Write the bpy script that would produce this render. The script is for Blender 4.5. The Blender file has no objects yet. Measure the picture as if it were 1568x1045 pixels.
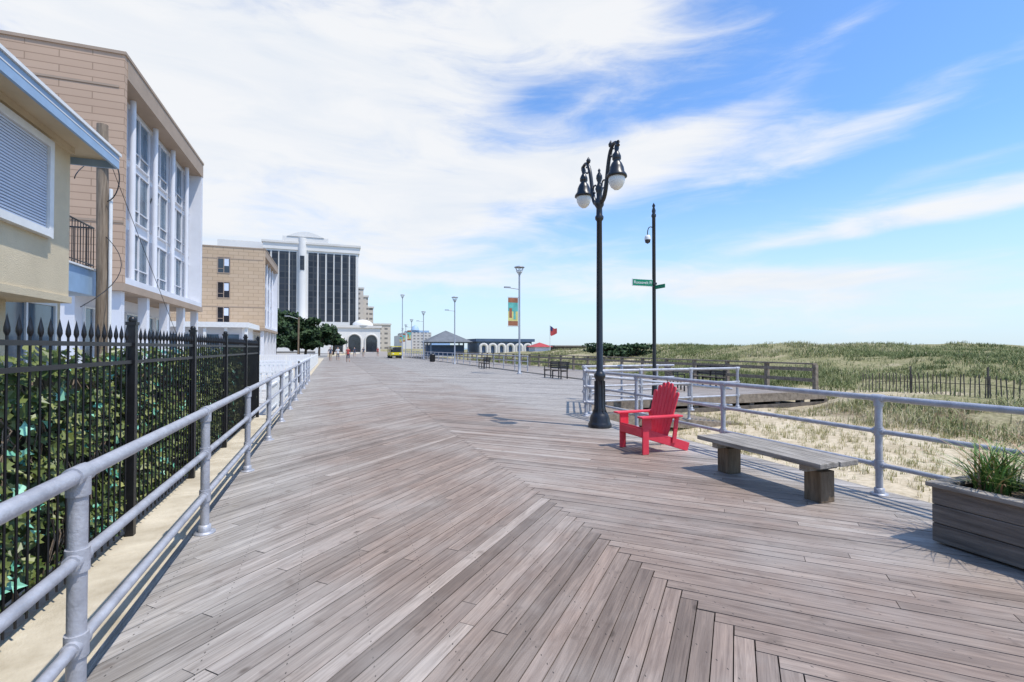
import bpy, math, random
from mathutils import Vector, Matrix, noise
random.seed(7)
R=random.random
def U(a,b): return a+(b-a)*R()
scene=bpy.context.scene
COL=scene.collection

# ---------------------------------------------------------------- materials
def newmat(name):
    m=bpy.data.materials.new(name); m.use_nodes=True
    nt=m.node_tree; b=nt.nodes['Principled BSDF']
    return m,nt,b
def mat(name,c,rough=.6,metal=0,var=.15,scale=3,bump=0,bscale=40,c2=None,spec=.4,stretch=(1,1,1)):
    m,nt,b=newmat(name)
    N=nt.nodes;L=nt.links
    b.inputs['Roughness'].default_value=rough; b.inputs['Metallic'].default_value=metal
    b.inputs['Specular IOR Level'].default_value=spec
    tc=N.new('ShaderNodeTexCoord'); mp=N.new('ShaderNodeMapping'); mp.inputs['Scale'].default_value=stretch
    L.new(tc.outputs['Object'],mp.inputs['Vector'])
    n=N.new('ShaderNodeTexNoise'); n.inputs['Scale'].default_value=scale; n.inputs['Detail'].default_value=4; n.inputs['Roughness'].default_value=.65
    L.new(mp.outputs['Vector'],n.inputs['Vector'])
    r=N.new('ShaderNodeValToRGB'); L.new(n.outputs['Fac'],r.inputs['Fac'])
    if c2 is None:
        ca=[x*(1-var) for x in c]; cb=[min(1,x*(1+var)) for x in c]
    else: ca=c;cb=c2
    r.color_ramp.elements[0].color=(*ca,1); r.color_ramp.elements[1].color=(*cb,1)
    r.color_ramp.elements[0].position=.32; r.color_ramp.elements[1].position=.68
    L.new(r.outputs['Color'],b.inputs['Base Color'])
    if bump>0:
        n2=N.new('ShaderNodeTexNoise'); n2.inputs['Scale'].default_value=bscale; n2.inputs['Detail'].default_value=3
        L.new(mp.outputs['Vector'],n2.inputs['Vector'])
        bp=N.new('ShaderNodeBump'); bp.inputs['Strength'].default_value=bump; bp.inputs['Distance'].default_value=.02
        L.new(n2.outputs['Fac'],bp.inputs['Height']); L.new(bp.outputs['Normal'],b.inputs['Normal'])
    return m
def ramp(nt,fac,stops):
    r=nt.nodes.new('ShaderNodeValToRGB'); nt.links.new(fac,r.inputs['Fac'])
    e=r.color_ramp.elements
    while len(e)<len(stops): e.new(.5)
    for i,(p,c) in enumerate(stops):
        e[i].position=p; e[i].color=(*c,1)
    return r.outputs['Color']
def mathn(nt,op,a,b=None,c=None,clamp=False):
    n=nt.nodes.new('ShaderNodeMath'); n.operation=op; n.use_clamp=clamp
    for i,x in enumerate((a,b,c)):
        if x is None: continue
        if isinstance(x,(int,float)): n.inputs[i].default_value=x
        else: nt.links.new(x,n.inputs[i])
    return n.outputs[0]
def mixc(nt,fac,a,b,blend='MIX'):
    n=nt.nodes.new('ShaderNodeMix'); n.data_type='RGBA'; n.blend_type=blend
    for s,x in ((n.inputs[0],fac),(n.inputs[6],a),(n.inputs[7],b)):
        if isinstance(x,(int,float)): s.default_value=x
        elif isinstance(x,tuple): s.default_value=(*x,1) if len(x)==3 else x
        else: nt.links.new(x,s)
    return n.outputs[2]
def smooth(nt,x,a,b):
    n=nt.nodes.new('ShaderNodeMapRange'); n.interpolation_type='SMOOTHSTEP'
    nt.links.new(x,n.inputs[0]); n.inputs[1].default_value=a; n.inputs[2].default_value=b
    return n.outputs[0]
def brickmat(name,c,mortar,bw,bh,ms,rough=.8,c2=None,offset=.5,mortar_smooth=.1,spec=.3):
    m,nt,b=newmat(name); N=nt.nodes;L=nt.links
    tc=N.new('ShaderNodeTexCoord'); sp=N.new('ShaderNodeSeparateXYZ'); L.new(tc.outputs['Object'],sp.inputs[0])
    cb=N.new('ShaderNodeCombineXYZ')
    xy=mathn(nt,'ADD',sp.outputs[0],sp.outputs[1])
    L.new(xy,cb.inputs[0]); L.new(sp.outputs[2],cb.inputs[1])
    t=N.new('ShaderNodeTexBrick'); L.new(cb.outputs[0],t.inputs['Vector'])
    t.inputs['Scale'].default_value=1; t.inputs['Brick Width'].default_value=bw; t.inputs['Row Height'].default_value=bh
    t.inputs['Mortar Size'].default_value=ms; t.inputs['Mortar Smooth'].default_value=mortar_smooth; t.offset=offset
    t.inputs['Color1'].default_value=(*c,1); t.inputs['Color2'].default_value=(*(c2 or c),1); t.inputs['Mortar'].default_value=(*mortar,1)
    n=N.new('ShaderNodeTexNoise'); n.inputs['Scale'].default_value=.35; n.inputs['Detail'].default_value=4
    L.new(tc.outputs['Object'],n.inputs['Vector'])
    col=mixc(nt,.35,t.outputs['Color'],ramp(nt,n.outputs['Fac'],[(.3,(.7,.7,.7)),(.7,(1,1,1))]),'MULTIPLY')
    L.new(col,b.inputs['Base Color']); b.inputs['Roughness'].default_value=rough; b.inputs['Specular IOR Level'].default_value=spec
    return m
def glassmat(name,c,rough=.08):
    return mat(name,c,rough,0,.45,.5,spec=.8)
def rndmat(name,stops,rough=.6,spec=.3):
    m,nt,b=newmat(name)
    a=nt.nodes.new('ShaderNodeAttribute'); a.attribute_name='rnd'
    col=ramp(nt,a.outputs['Fac'],stops); nt.links.new(col,b.inputs['Base Color'])
    b.inputs['Roughness'].default_value=rough; b.inputs['Specular IOR Level'].default_value=spec
    return m

M={}
M['galv']=mat('galvanised_pipe',(.33,.335,.365),.45,.3,.14,7,.2,60,c2=(.50,.505,.54))
M['white']=mat('white_paint',(.76,.76,.74),.55,0,.06,4)
M['black']=mat('black_paint',(.012,.012,.014),.35,0,.3,8,spec=.6)
M['fenceblack']=mat('fence_black',(.008,.008,.010),.4,0,.3,8,spec=.5)
M['red']=mat('coral_red_paint',(.66,.035,.06),.5,0,.14,5,.12,50,spec=.4,c2=(.76,.06,.09))
M['globe']=mat('frosted_glass',(.75,.74,.68),.25,0,.05,5,spec=.6)
M['concrete']=mat('concrete_strip',(.42,.36,.26),.85,0,.2,2.2,.3,60,c2=(.64,.57,.44))
M['concgrey']=mat('concrete_grey',(.46,.44,.41),.85,0,.2,1.5,.3,60)
M['oldwood']=mat('weathered_timber',(.18,.157,.13),.8,0,.2,3,.5,25,c2=(.40,.36,.31),stretch=(6,.7,6))
M['railwood']=mat('rail_timber',(.16,.125,.09),.8,0,.2,3,.4,25,c2=(.33,.27,.205),stretch=(3,3,3))
M['legwood']=mat('brown_timber',(.12,.085,.05),.8,0,.2,3,.5,25,c2=(.24,.18,.12),stretch=(8,8,1))
M['planter']=mat('planter_timber',(.10,.083,.068),.75,0,.2,3,.5,25,c2=(.24,.20,.165),stretch=(4,.6,9))
M['pile']=mat('pile_timber',(.07,.06,.05),.85,0,.3,3,c2=(.18,.15,.12))
M['pole']=mat('pole_wood',(.16,.12,.085),.85,0,.2,4,.5,30,c2=(.33,.26,.19),stretch=(6,6,.5))
M['cream']=mat('cream_stucco',(.60,.50,.34),.85,0,.05,1.2,.45,70,c2=(.70,.585,.40))
M['bluefascia']=mat('blue_fascia',(.27,.40,.56),.5,0,.08,3)
M['blind']=mat('window_blind',(.60,.65,.74),.6,0,.03,3)
M['glassA']=glassmat('window_glass',(.09,.14,.185))
M['glassD']=glassmat('dark_glass',(.018,.022,.03))
M['tan']=brickmat('tan_siding',(.50,.35,.25),(.33,.225,.155),2.4,.33,.02,c2=(.53,.375,.27))
M['tanB']=brickmat('tan_brick',(.52,.38,.25),(.38,.27,.18),1.2,.5,.03,c2=(.55,.41,.28))
M['tancap']=mat('tan_cap',(.36,.27,.20),.7,0,.07,1)
M['lilac']=mat('white_panel',(.68,.685,.72),.6,0,.06,.5)
M['towerw']=mat('tower_white',(.70,.67,.62),.8,0,.06,.06)
M['towerg']=brickmat('tower_windows',(.02,.024,.032),(.065,.066,.068),3.2,3.0,.22,.3,c2=(.04,.046,.056),offset=0)
M['towerl']=brickmat('tower_windows_light',(.03,.035,.045),(.42,.40,.38),3.0,3.0,.4,.4,c2=(.05,.055,.06),offset=0)
M['fartan']=brickmat('far_tan_windows',(.22,.20,.18),(.60,.53,.45),4,3.2,1.0,.6,offset=0)
M['farblue']=mat('far_blue_building',(.34,.45,.58),.6,0,.1,.1)
M['farwhite']=mat('far_white',(.66,.62,.56),.8,0,.08,.1)
M['bluegrey']=mat('blue_grey_siding',(.16,.20,.25),.7,0,.12,.6)
M['roofgrey']=mat('shingle_grey',(.15,.16,.17),.8,0,.15,1)
M['roofblue']=mat('roof_blue',(.07,.11,.18),.6,0,.15,1)
M['signgreen']=mat('sign_green',(.0,.20,.10),.4,0,.03,3)
M['yellow']=mat('yellow_paint',(.75,.60,.02),.4,0,.05,3)
M['banY']=mat('banner_yellow',(.65,.58,.20),.6,0,.15,2)
M['banG']=mat('banner_teal',(.12,.42,.36),.6,0,.25,3)
M['banR']=mat('banner_brown',(.32,.12,.06),.6,0,.25,3)
M['rubber']=mat('rubber',(.02,.02,.02),.8)
M['greymetal']=mat('grey_metal',(.36,.37,.39),.45,.3,.08,2)
M['wire']=mat('wire_black',(.02,.02,.02),.6)
M['under']=mat('gap_shade_sheet',(.02,.017,.014),.9)  # near-black colour stands in for the shade seen through plank gaps
M['redroof']=mat('red_canopy',(.42,.05,.05),.6)
M['navy']=mat('navy_cloth',(.02,.03,.12),.6)
M['skin']=mat('skin',(.45,.27,.19),.6)
M['bark']=mat('bark',(.06,.045,.03),.9,0,.3,4)
M['leaf']=rndmat('tree_foliage',[(0,(.010,.024,.009)),(.5,(.028,.058,.018)),(1,(.07,.11,.035))],.7)
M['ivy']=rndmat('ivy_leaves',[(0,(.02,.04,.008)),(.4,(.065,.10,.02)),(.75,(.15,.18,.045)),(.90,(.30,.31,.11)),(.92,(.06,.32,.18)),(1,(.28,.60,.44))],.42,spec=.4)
M['dune']=rndmat('dune_grass_blades',[(0,(.095,.125,.035)),(.35,(.18,.20,.065)),(.6,(.27,.27,.11)),(.8,(.40,.35,.19)),(1,(.54,.46,.29))],.65)
M['beachgrass']=rndmat('beach_grass_blades',[(0,(.15,.18,.05)),(.5,(.33,.30,.11)),(1,(.53,.43,.22))],.65)
M['plantg']=rndmat('planter_grass_blades',[(0,(.04,.10,.02)),(.55,(.14,.25,.05)),(.8,(.30,.34,.09)),(.92,(.42,.28,.16)),(1,(.40,.16,.10))],.5)

def deckmat():
    m,nt,b=newmat('boardwalk_planks'); N=nt.nodes;L=nt.links
    at=N.new('ShaderNodeAttribute'); at.attribute_name='rnd'
    uv=N.new('ShaderNodeUVMap'); uv.uv_map='UVMap'
    geo=N.new('ShaderNodeNewGeometry'); sp=N.new('ShaderNodeSeparateXYZ'); L.new(geo.outputs['Position'],sp.inputs[0])
    suv=N.new('ShaderNodeSeparateXYZ'); L.new(uv.outputs[0],suv.inputs[0])
    def grain(a,bb,det,dist):
        cb=N.new('ShaderNodeCombineXYZ')
        L.new(mathn(nt,'MULTIPLY',suv.outputs[0],a),cb.inputs[0]); L.new(mathn(nt,'MULTIPLY',suv.outputs[1],bb),cb.inputs[1])
        L.new(mathn(nt,'MULTIPLY',at.outputs['Fac'],37),cb.inputs[2])
        n=N.new('ShaderNodeTexNoise'); n.inputs['Scale'].default_value=1; n.inputs['Detail'].default_value=det; n.inputs['Roughness'].default_value=.62; n.inputs['Distortion'].default_value=dist
        L.new(cb.outputs[0],n.inputs['Vector']); return n.outputs['Fac']
    n=grain(2.4,62,4,.9); n_b=grain(1.1,10,3,1.8)
    big=N.new('ShaderNodeTexNoise'); big.inputs['Scale'].default_value=.55; big.inputs['Detail'].default_value=5; big.inputs['Roughness'].default_value=.65
    L.new(geo.outputs['Position'],big.inputs['Vector'])
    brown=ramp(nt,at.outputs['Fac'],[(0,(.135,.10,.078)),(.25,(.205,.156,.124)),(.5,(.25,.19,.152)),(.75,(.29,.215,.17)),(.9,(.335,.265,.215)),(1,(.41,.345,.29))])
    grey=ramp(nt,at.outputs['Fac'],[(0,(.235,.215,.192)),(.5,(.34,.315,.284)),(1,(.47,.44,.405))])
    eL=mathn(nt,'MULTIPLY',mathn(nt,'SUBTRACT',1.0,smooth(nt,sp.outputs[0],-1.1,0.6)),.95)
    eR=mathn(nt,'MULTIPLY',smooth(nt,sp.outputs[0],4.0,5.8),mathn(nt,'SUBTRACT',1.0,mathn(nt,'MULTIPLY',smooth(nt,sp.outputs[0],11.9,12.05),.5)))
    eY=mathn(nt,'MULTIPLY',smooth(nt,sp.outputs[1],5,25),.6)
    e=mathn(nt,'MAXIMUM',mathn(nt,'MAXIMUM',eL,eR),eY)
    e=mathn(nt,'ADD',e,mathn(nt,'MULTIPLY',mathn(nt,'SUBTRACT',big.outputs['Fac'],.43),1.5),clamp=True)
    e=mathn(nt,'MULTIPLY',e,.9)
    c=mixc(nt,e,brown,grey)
    c=mixc(nt,.7,c,ramp(nt,n,[(.25,(.48,.45,.43)),(.5,(.98,.98,.98)),(.75,(1.35,1.33,1.3))]),'MULTIPLY')
    c=mixc(nt,.75,c,ramp(nt,n_b,[(.3,(.68,.65,.63)),(.52,(1,1,1)),(.72,(1.25,1.24,1.22))]),'MULTIPLY')
    fx=mathn(nt,'ABSOLUTE',mathn(nt,'SUBTRACT',mathn(nt,'FRACT',mathn(nt,'MULTIPLY',sp.outputs[0],1/.42)),.5))
    fx=mathn(nt,'MULTIPLY',fx,.42*1.414)
    fv=mathn(nt,'SUBTRACT',mathn(nt,'ABSOLUTE',suv.outputs[1]),.027)
    dd=mathn(nt,'SQRT',mathn(nt,'ADD',mathn(nt,'MULTIPLY',fx,fx),mathn(nt,'MULTIPLY',fv,fv)))
    dot=mathn(nt,'LESS_THAN',dd,.005)
    c=mixc(nt,dot,c,(.03,.025,.02))
    vo=N.new('ShaderNodeTexVoronoi'); vo.inputs['Scale'].default_value=1.0
    kc=N.new('ShaderNodeCombineXYZ'); L.new(mathn(nt,'MULTIPLY',suv.outputs[0],1.7),kc.inputs[0]); L.new(mathn(nt,'MULTIPLY',suv.outputs[1],3.2),kc.inputs[1]); L.new(mathn(nt,'MULTIPLY',at.outputs['Fac'],91),kc.inputs[2])
    L.new(kc.outputs[0],vo.inputs['Vector'])
    kn=mathn(nt,'SUBTRACT',1.0,smooth(nt,vo.outputs['Distance'],.03,.085))
    c=mixc(nt,mathn(nt,'MULTIPLY',kn,.65),c,(.06,.042,.03))
    st=N.new('ShaderNodeTexNoise'); st.inputs['Scale'].default_value=5; st.inputs['Detail'].default_value=3
    L.new(geo.outputs['Position'],st.inputs['Vector'])
    c=mixc(nt,mathn(nt,'MULTIPLY',smooth(nt,st.outputs['Fac'],.62,.74),.45),c,(.11,.08,.06))
    c=mixc(nt,mathn(nt,'MULTIPLY',smooth(nt,big.outputs['Fac'],.42,.75),.35),c,(.41,.365,.32))
    L.new(c,b.inputs['Base Color'])
    L.new(mathn(nt,'ADD',mathn(nt,'MULTIPLY',n,.25),.50),b.inputs['Roughness'])
    b.inputs['Specular IOR Level'].default_value=.32
    bp=N.new('ShaderNodeBump'); bp.inputs['Strength'].default_value=.6; bp.inputs['Distance'].default_value=.004
    L.new(n,bp.inputs['Height']); L.new(bp.outputs['Normal'],b.inputs['Normal'])
    return m
M['deck']=deckmat()

def terrmat():
    m,nt,b=newmat('sand_and_soil'); N=nt.nodes;L=nt.links
    geo=N.new('ShaderNodeNewGeometry'); sp=N.new('ShaderNodeSeparateXYZ'); L.new(geo.outputs['Position'],sp.inputs[0])
    n1=N.new('ShaderNodeTexNoise'); n1.inputs['Scale'].default_value=.9; n1.inputs['Detail'].default_value=6; n1.inputs['Roughness'].default_value=.7; L.new(geo.outputs['Position'],n1.inputs['Vector'])
    n2=N.new('ShaderNodeTexNoise'); n2.inputs['Scale'].default_value=9; n2.inputs['Detail'].default_value=5; L.new(geo.outputs['Position'],n2.inputs['Vector'])
    n3=N.new('ShaderNodeTexNoise'); n3.inputs['Scale'].default_value=.12; n3.inputs['Detail'].default_value=4; L.new(geo.outputs['Position'],n3.inputs['Vector'])
    sand=ramp(nt,n1.outputs['Fac'],[(.3,(.46,.375,.25)),(.55,(.60,.50,.355)),(.75,(.68,.59,.44))])
    sand=mixc(nt,.4,sand,ramp(nt,n2.outputs['Fac'],[(.35,(.5,.47,.38)),(.6,(1,1,1))]),'MULTIPLY')
    grass=ramp(nt,n2.outputs['Fac'],[(.3,(.12,.12,.05)),(.5,(.21,.20,.09)),(.7,(.34,.30,.17))])
    g=smooth(nt,sp.outputs[0],13.2,16.5)
    g=mathn(nt,'ADD',g,mathn(nt,'MULTIPLY',mathn(nt,'SUBTRACT',n1.outputs['Fac'],.58),1.3),clamp=True)
    g=mathn(nt,'MULTIPLY',g,mathn(nt,'SUBTRACT',1.0,smooth(nt,sp.outputs[0],70,80)))
    bare=smooth(nt,n3.outputs['Fac'],.53,.61)
    g=mathn(nt,'MULTIPLY',g,mathn(nt,'SUBTRACT',1.0,mathn(nt,'MULTIPLY',bare,.8)))
    c=mixc(nt,g,sand,grass)
    bk=mathn(nt,'MULTIPLY',smooth(nt,sp.outputs[0],13.6,14.8),mathn(nt,'SUBTRACT',1.0,smooth(nt,sp.outputs[0],16.0,18)))
    bk=mathn(nt,'MULTIPLY',bk,smooth(nt,n1.outputs['Fac'],.42,.56))
    c=mixc(nt,mathn(nt,'MULTIPLY',bk,.8),c,(.19,.14,.09))
    left=mathn(nt,'LESS_THAN',sp.outputs[0],-1.2)
    c=mixc(nt,left,c,(.34,.32,.29))
    L.new(c,b.inputs['Base Color']); b.inputs['Roughness'].default_value=.95; b.inputs['Specular IOR Level'].default_value=.1
    bp=N.new('ShaderNodeBump'); bp.inputs['Strength'].default_value=.9; bp.inputs['Distance'].default_value=.07
    L.new(mathn(nt,'ADD',n1.outputs['Fac'],mathn(nt,'MULTIPLY',n2.outputs['Fac'],.6)),bp.inputs['Height']); L.new(bp.outputs['Normal'],b.inputs['Normal'])
    return m
M['terr']=terrmat()

# ---------------------------------------------------------------- mesh builder
class MB:
    def __init__(s): s.v=[];s.f=[];s.m=[];s.sm=[];s.mats=[]
    def mi(s,k):
        if k not in s.mats: s.mats.append(k)
        return s.mats.index(k)
    def add(s,vs,fs,k,sm=False):
        o=len(s.v); s.v+= [tuple(x) for x in vs]; i=s.mi(k)
        for f in fs: s.f.append([o+j for j in f]); s.m.append(i); s.sm.append(sm)
    def box(s,x0,x1,y0,y1,z0,z1,k,T=None):
        vs=[Vector(p) for p in ((x0,y0,z0),(x1,y0,z0),(x1,y1,z0),(x0,y1,z0),(x0,y0,z1),(x1,y0,z1),(x1,y1,z1),(x0,y1,z1))]
        if T is not None: vs=[T@p for p in vs]
        s.add(vs,[(0,3,2,1),(4,5,6,7),(0,1,5,4),(1,2,6,5),(2,3,7,6),(3,0,4,7)],k)
    def beam(s,p0,p1,w,h,k,up=(0,0,1)):
        p0=Vector(p0);p1=Vector(p1); d=(p1-p0).normalized(); up=Vector(up)
        sd=d.cross(up)
        if sd.length<1e-4: sd=d.cross(Vector((0,1,0)))
        sd.normalize(); u=sd.cross(d).normalized()
        vs=[]
        for p in (p0,p1):
            for a,b in ((-1,-1),(1,-1),(1,1),(-1,1)): vs.append(p+sd*(a*w/2)+u*(b*h/2))
        s.add(vs,[(0,1,2,3),(7,6,5,4),(0,4,5,1),(1,5,6,2),(2,6,7,3),(3,7,4,0)],k)
    def tube(s,pts,r,k,n=10,caps=True):
        pts=[Vector(p) for p in pts]; rings=[]
        rr=r if isinstance(r,(list,tuple)) else [r]*len(pts)
        prev=None
        for i,p in enumerate(pts):
            if i==0: d=pts[1]-p
            elif i==len(pts)-1: d=p-pts[i-1]
            else: d=(pts[i+1]-p).normalized()+(p-pts[i-1]).normalized()
            d.normalize()
            if prev is None:
                a=Vector((0,0,1)) if abs(d.z)<.9 else Vector((1,0,0))
                x=d.cross(a).normalized()
            else:
                x=(prev-d*prev.dot(d)).normalized()
            prev=x; y=d.cross(x)
            rings.append([p+(x*math.cos(t*2*math.pi/n)+y*math.sin(t*2*math.pi/n))*rr[i] for t in range(n)])
        vs=[q for r_ in rings for q in r_]; fs=[]
        for i in range(len(pts)-1):
            for t in range(n):
                a=i*n+t;b=i*n+(t+1)%n; fs.append((a,b,b+n,a+n))
        s.add(vs,fs,k,True)
        if caps:
            s.add(rings[0],[tuple(range(n))[::-1]],k); s.add(rings[-1],[tuple(range(n))],k)
    def lathe(s,c,prof,k,n=20):
        c=Vector(c); vs=[];fs=[]
        for r,z in prof:
            for t in range(n):
                a=t*2*math.pi/n; vs.append(c+Vector((r*math.cos(a),r*math.sin(a),z)))
        for i in range(len(prof)-1):
            for t in range(n):
                a=i*n+t;b=i*n+(t+1)%n; fs.append((a,b,b+n,a+n))
        s.add(vs,fs,k,True)
    def build(s,name,bevel=0,parent=None):
        me=bpy.data.meshes.new(name); me.from_pydata(s.v,[],s.f)
        for k in s.mats: me.materials.append(M[k])
        me.polygons.foreach_set('material_index',s.m); me.polygons.foreach_set('use_smooth',s.sm)
        me.update()
        o=bpy.data.objects.new(name,me); COL.objects.link(o)
        if bevel:
            md=o.modifiers.new('bevel','BEVEL'); md.width=bevel; md.segments=2; md.limit_method='ANGLE'; md.angle_limit=.7
        if parent: o.parent=parent
        return o

# ---------------------------------------------------------------- camera / light / world
H=1.63; YAW=math.radians(20.3)
cam=bpy.data.cameras.new('camera'); co=bpy.data.objects.new('camera',cam); COL.objects.link(co)
cam.sensor_width=36; cam.lens=17.1; cam.clip_end=30000; cam.clip_start=.05
co.location=(0,0,H); co.rotation_euler=(math.radians(90.8),0,-YAW); scene.camera=co
sd=Vector((.65,-.75,0)).normalized()*math.cos(math.radians(64)); sd.z=math.sin(math.radians(64))
sl=bpy.data.lights.new('sun','SUN'); sl.energy=4.3; sl.angle=math.radians(.5); sl.color=(1,.945,.86)
so=bpy.data.objects.new('sun',sl); COL.objects.link(so); so.rotation_euler=sd.to_track_quat('Z','Y').to_euler()
w=bpy.data.worlds.new('World'); scene.world=w; w.use_nodes=True
try:
    w.cycles.sampling_method='MANUAL'; w.cycles.sample_map_resolution=512
except Exception: pass
nt=w.node_tree; N=nt.nodes; L=nt.links; bg=N['Background']
sky=N.new('ShaderNodeTexSky'); sky.sky_type='NISHITA'; sky.sun_disc=False
sky.sun_elevation=math.radians(64); sky.sun_rotation=math.atan2(.65,-.75); sky.air_density=1.0; sky.dust_density=.6; sky.ozone_density=1.5
tc=N.new('ShaderNodeTexCoord'); sp=N.new('ShaderNodeSeparateXYZ'); L.new(tc.outputs['Generated'],sp.inputs[0])
az=mathn(nt,'MULTIPLY',mathn(nt,'ARCTAN2',sp.outputs[0],sp.outputs[1]),57.2958)
el=mathn(nt,'MULTIPLY',mathn(nt,'ARCSINE',sp.outputs[2]),57.2958)
cv=N.new('ShaderNodeCombineXYZ'); L.new(mathn(nt,'MULTIPLY',az,.036),cv.inputs[0]); L.new(mathn(nt,'MULTIPLY',el,.15),cv.inputs[1])
def nz(scale,det,rough,dist=0,seed=0,rot=0):
    mp=N.new('ShaderNodeMapping'); mp.inputs['Location'].default_value=(seed,seed*.7,seed*.3); mp.inputs['Rotation'].default_value=(0,0,rot)
    L.new(cv.outputs[0],mp.inputs['Vector'])
    n=N.new('ShaderNodeTexNoise'); n.inputs['Scale'].default_value=scale; n.inputs['Detail'].default_value=det; n.inputs['Roughness'].default_value=rough; n.inputs['Distortion'].default_value=dist
    L.new(mp.outputs[0],n.inputs['Vector']); return n.outputs['Fac']
d1=nz(1.0,3,.55,0,3.1); d2=nz(1.0,3,.55,0,8.7)
az2=mathn(nt,'ADD',az,mathn(nt,'MULTIPLY',mathn(nt,'SUBTRACT',d1,.5),18))
el2=mathn(nt,'ADD',el,mathn(nt,'MULTIPLY',mathn(nt,'SUBTRACT',d2,.5),7))
blobs=[(-20,27,24,11,0,1.2),(6,35,15,6,8,1.0),(-40,18,15,12,0,.9),(12,20.5,16,3.2,-5,1.1),(-10,15,12,5,-12,.9),
 (40,12.6,15,1.1,-7,.9),(28,6.6,22,2.1,3,1.15),(35,20.5,15,1.8,-16,.5),(46,16.2,12,1.0,-10,.55),
 (-30,8,18,4,0,.7),(4,27,6,1.8,-10,-.5),(30,26,10,2.0,-22,.32),(36,3,25,1.2,0,.5),(-3,9.0,8,1.5,-5,.5),(10,12,10,1.1,-4,.3),(16,9.5,9,1.0,6,.35)]
tot=None
for a0,e0,sx,sy,rt,amp in blobs:
    a0+=20.3; c_,s_=math.cos(math.radians(rt)),math.sin(math.radians(rt))
    dx=mathn(nt,'SUBTRACT',az2,a0); dy=mathn(nt,'SUBTRACT',el2,e0)
    p=mathn(nt,'ADD',mathn(nt,'MULTIPLY',dx,c_/sx),mathn(nt,'MULTIPLY',dy,-s_/sx))
    q=mathn(nt,'ADD',mathn(nt,'MULTIPLY',dx,s_/sy),mathn(nt,'MULTIPLY',dy,c_/sy))
    g=mathn(nt,'MULTIPLY',mathn(nt,'EXPONENT',mathn(nt,'MULTIPLY',mathn(nt,'ADD',mathn(nt,'MULTIPLY',p,p),mathn(nt,'MULTIPLY',q,q)),-1.0)),amp)
    tot=g if tot is None else mathn(nt,'ADD',tot,g)
f1=nz(1.8,7,.58,.7,1.0,.28); f2=nz(5,6,.65,1.0,5.0,.32)
tot=mathn(nt,'ADD',tot,mathn(nt,'MULTIPLY',mathn(nt,'SUBTRACT',f1,.5),1.25))
tot=mathn(nt,'ADD',tot,mathn(nt,'MULTIPLY',mathn(nt,'SUBTRACT',f2,.5),.4))
mask=mathn(nt,'MULTIPLY',smooth(nt,tot,.08,1.1),.96)
skyc=mixc(nt,1.0,sky.outputs[0],(1.2,1.64,2.1),'MULTIPLY')
hz=mathn(nt,'MULTIPLY',mathn(nt,'SUBTRACT',1.0,smooth(nt,el,-2,20)),.82)
skyc=mixc(nt,hz,skyc,(6.0,7.1,8.1))
cc=ramp(nt,f1,[(.3,(.88,.92,.97)),(.6,(1,1,1))])
cc=mixc(nt,1.0,cc,(7.75,7.85,8.0),'MULTIPLY')
out=mixc(nt,mask,skyc,cc); L.new(out,bg.inputs['Color']); bg.inputs['Strength'].default_value=.12
scene.view_settings.view_transform='Standard'; scene.view_settings.look='None'; scene.view_settings.exposure=0

# ---------------------------------------------------------------- terrain
def ss(a,b,x):
    t=max(0,min(1,(x-a)/(b-a))); return t*t*(3-2*t)
def lerpt(tab,x):
    if x<=tab[0][0]: return tab[0][1]
    for (a,p),(b,q) in zip(tab,tab[1:]):
        if x<=b: return p+(q-p)*ss(a,b,x)
    return tab[-1][1]
RT=[(-20,1.08),(10,1.08),(18,1.1),(24,1.32),(30,1.78),(38,1.62),(50,1.5),(70,1.25),(90,.9),(140,.6)]
def th(x,y):
    if x<5.95: return -.62
    off=4*ss(11,14,y)
    h=-.5+.42*ss(13.6+off,16.5+off,x)+ (.22*ss(17+off,24,x)) + (lerpt(RT,y)-.12)*ss(21,36,x)
    if x<75 : h+=noise.noise(Vector((x*.25,y*.25,0)))*.28*ss(12+off,22+off,x)+noise.noise(Vector((x*.9,y*.9,3)))*.08+noise.noise(Vector((x*.09,y*.09,7)))*.42*ss(20,32,x)
    h-=4.5*ss(62,100,x)
    if y>13 and x<17.3: h=min(h,-.5)
    return h
def rng(a,b,st):
    o=[];x=a
    while x<b-1e-6: o.append(x); x+=st
    return o
xs=[-9000,-2000,-400,-100,-30,-8,-1.3,-1.1,2]+rng(5.7,24,.3)+rng(24,75,1)+rng(75,110,5)+[120,400,9000]
ys=[-9000,-500,-60,-20]+rng(-8,24,.4)+rng(24,70,1.2)+rng(70,200,8)+[260,400,900,2500,9000]
mb=MB(); vs=[(x,y,th(x,y)) for y in ys for x in xs]; nx=len(xs)
fs=[(j*nx+i,j*nx+i+1,(j+1)*nx+i+1,(j+1)*nx+i) for j in range(len(ys)-1) for i in range(nx-1)]
mb.add(vs,fs,'terr',True); mb.build('ground')
m,nt2,b=newmat('sea_water'); b.inputs['Roughness'].default_value=.25
n=nt2.nodes.new('ShaderNodeTexNoise'); n.inputs['Scale'].default_value=.6; n.inputs['Detail'].default_value=5
g=nt2.nodes.new('ShaderNodeNewGeometry'); nt2.links.new(g.outputs['Position'],n.inputs['Vector'])
nt2.links.new(ramp(nt2,n.outputs['Fac'],[(.3,(.10,.20,.27)),(.7,(.16,.27,.34))]),b.inputs['Base Color'])
bp=nt2.nodes.new('ShaderNodeBump'); bp.inputs['Distance'].default_value=.2; nt2.links.new(n.outputs['Fac'],bp.inputs['Height']); nt2.links.new(bp.outputs['Normal'],b.inputs['Normal'])
M['sea']=m
mb=MB(); mb.add([(82,-9000,-2.4),(14000,-9000,-2.4),(14000,14000,-2.4),(82,14000,-2.4)],[(0,1,2,3)],'sea'); mb.build('sea')

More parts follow.
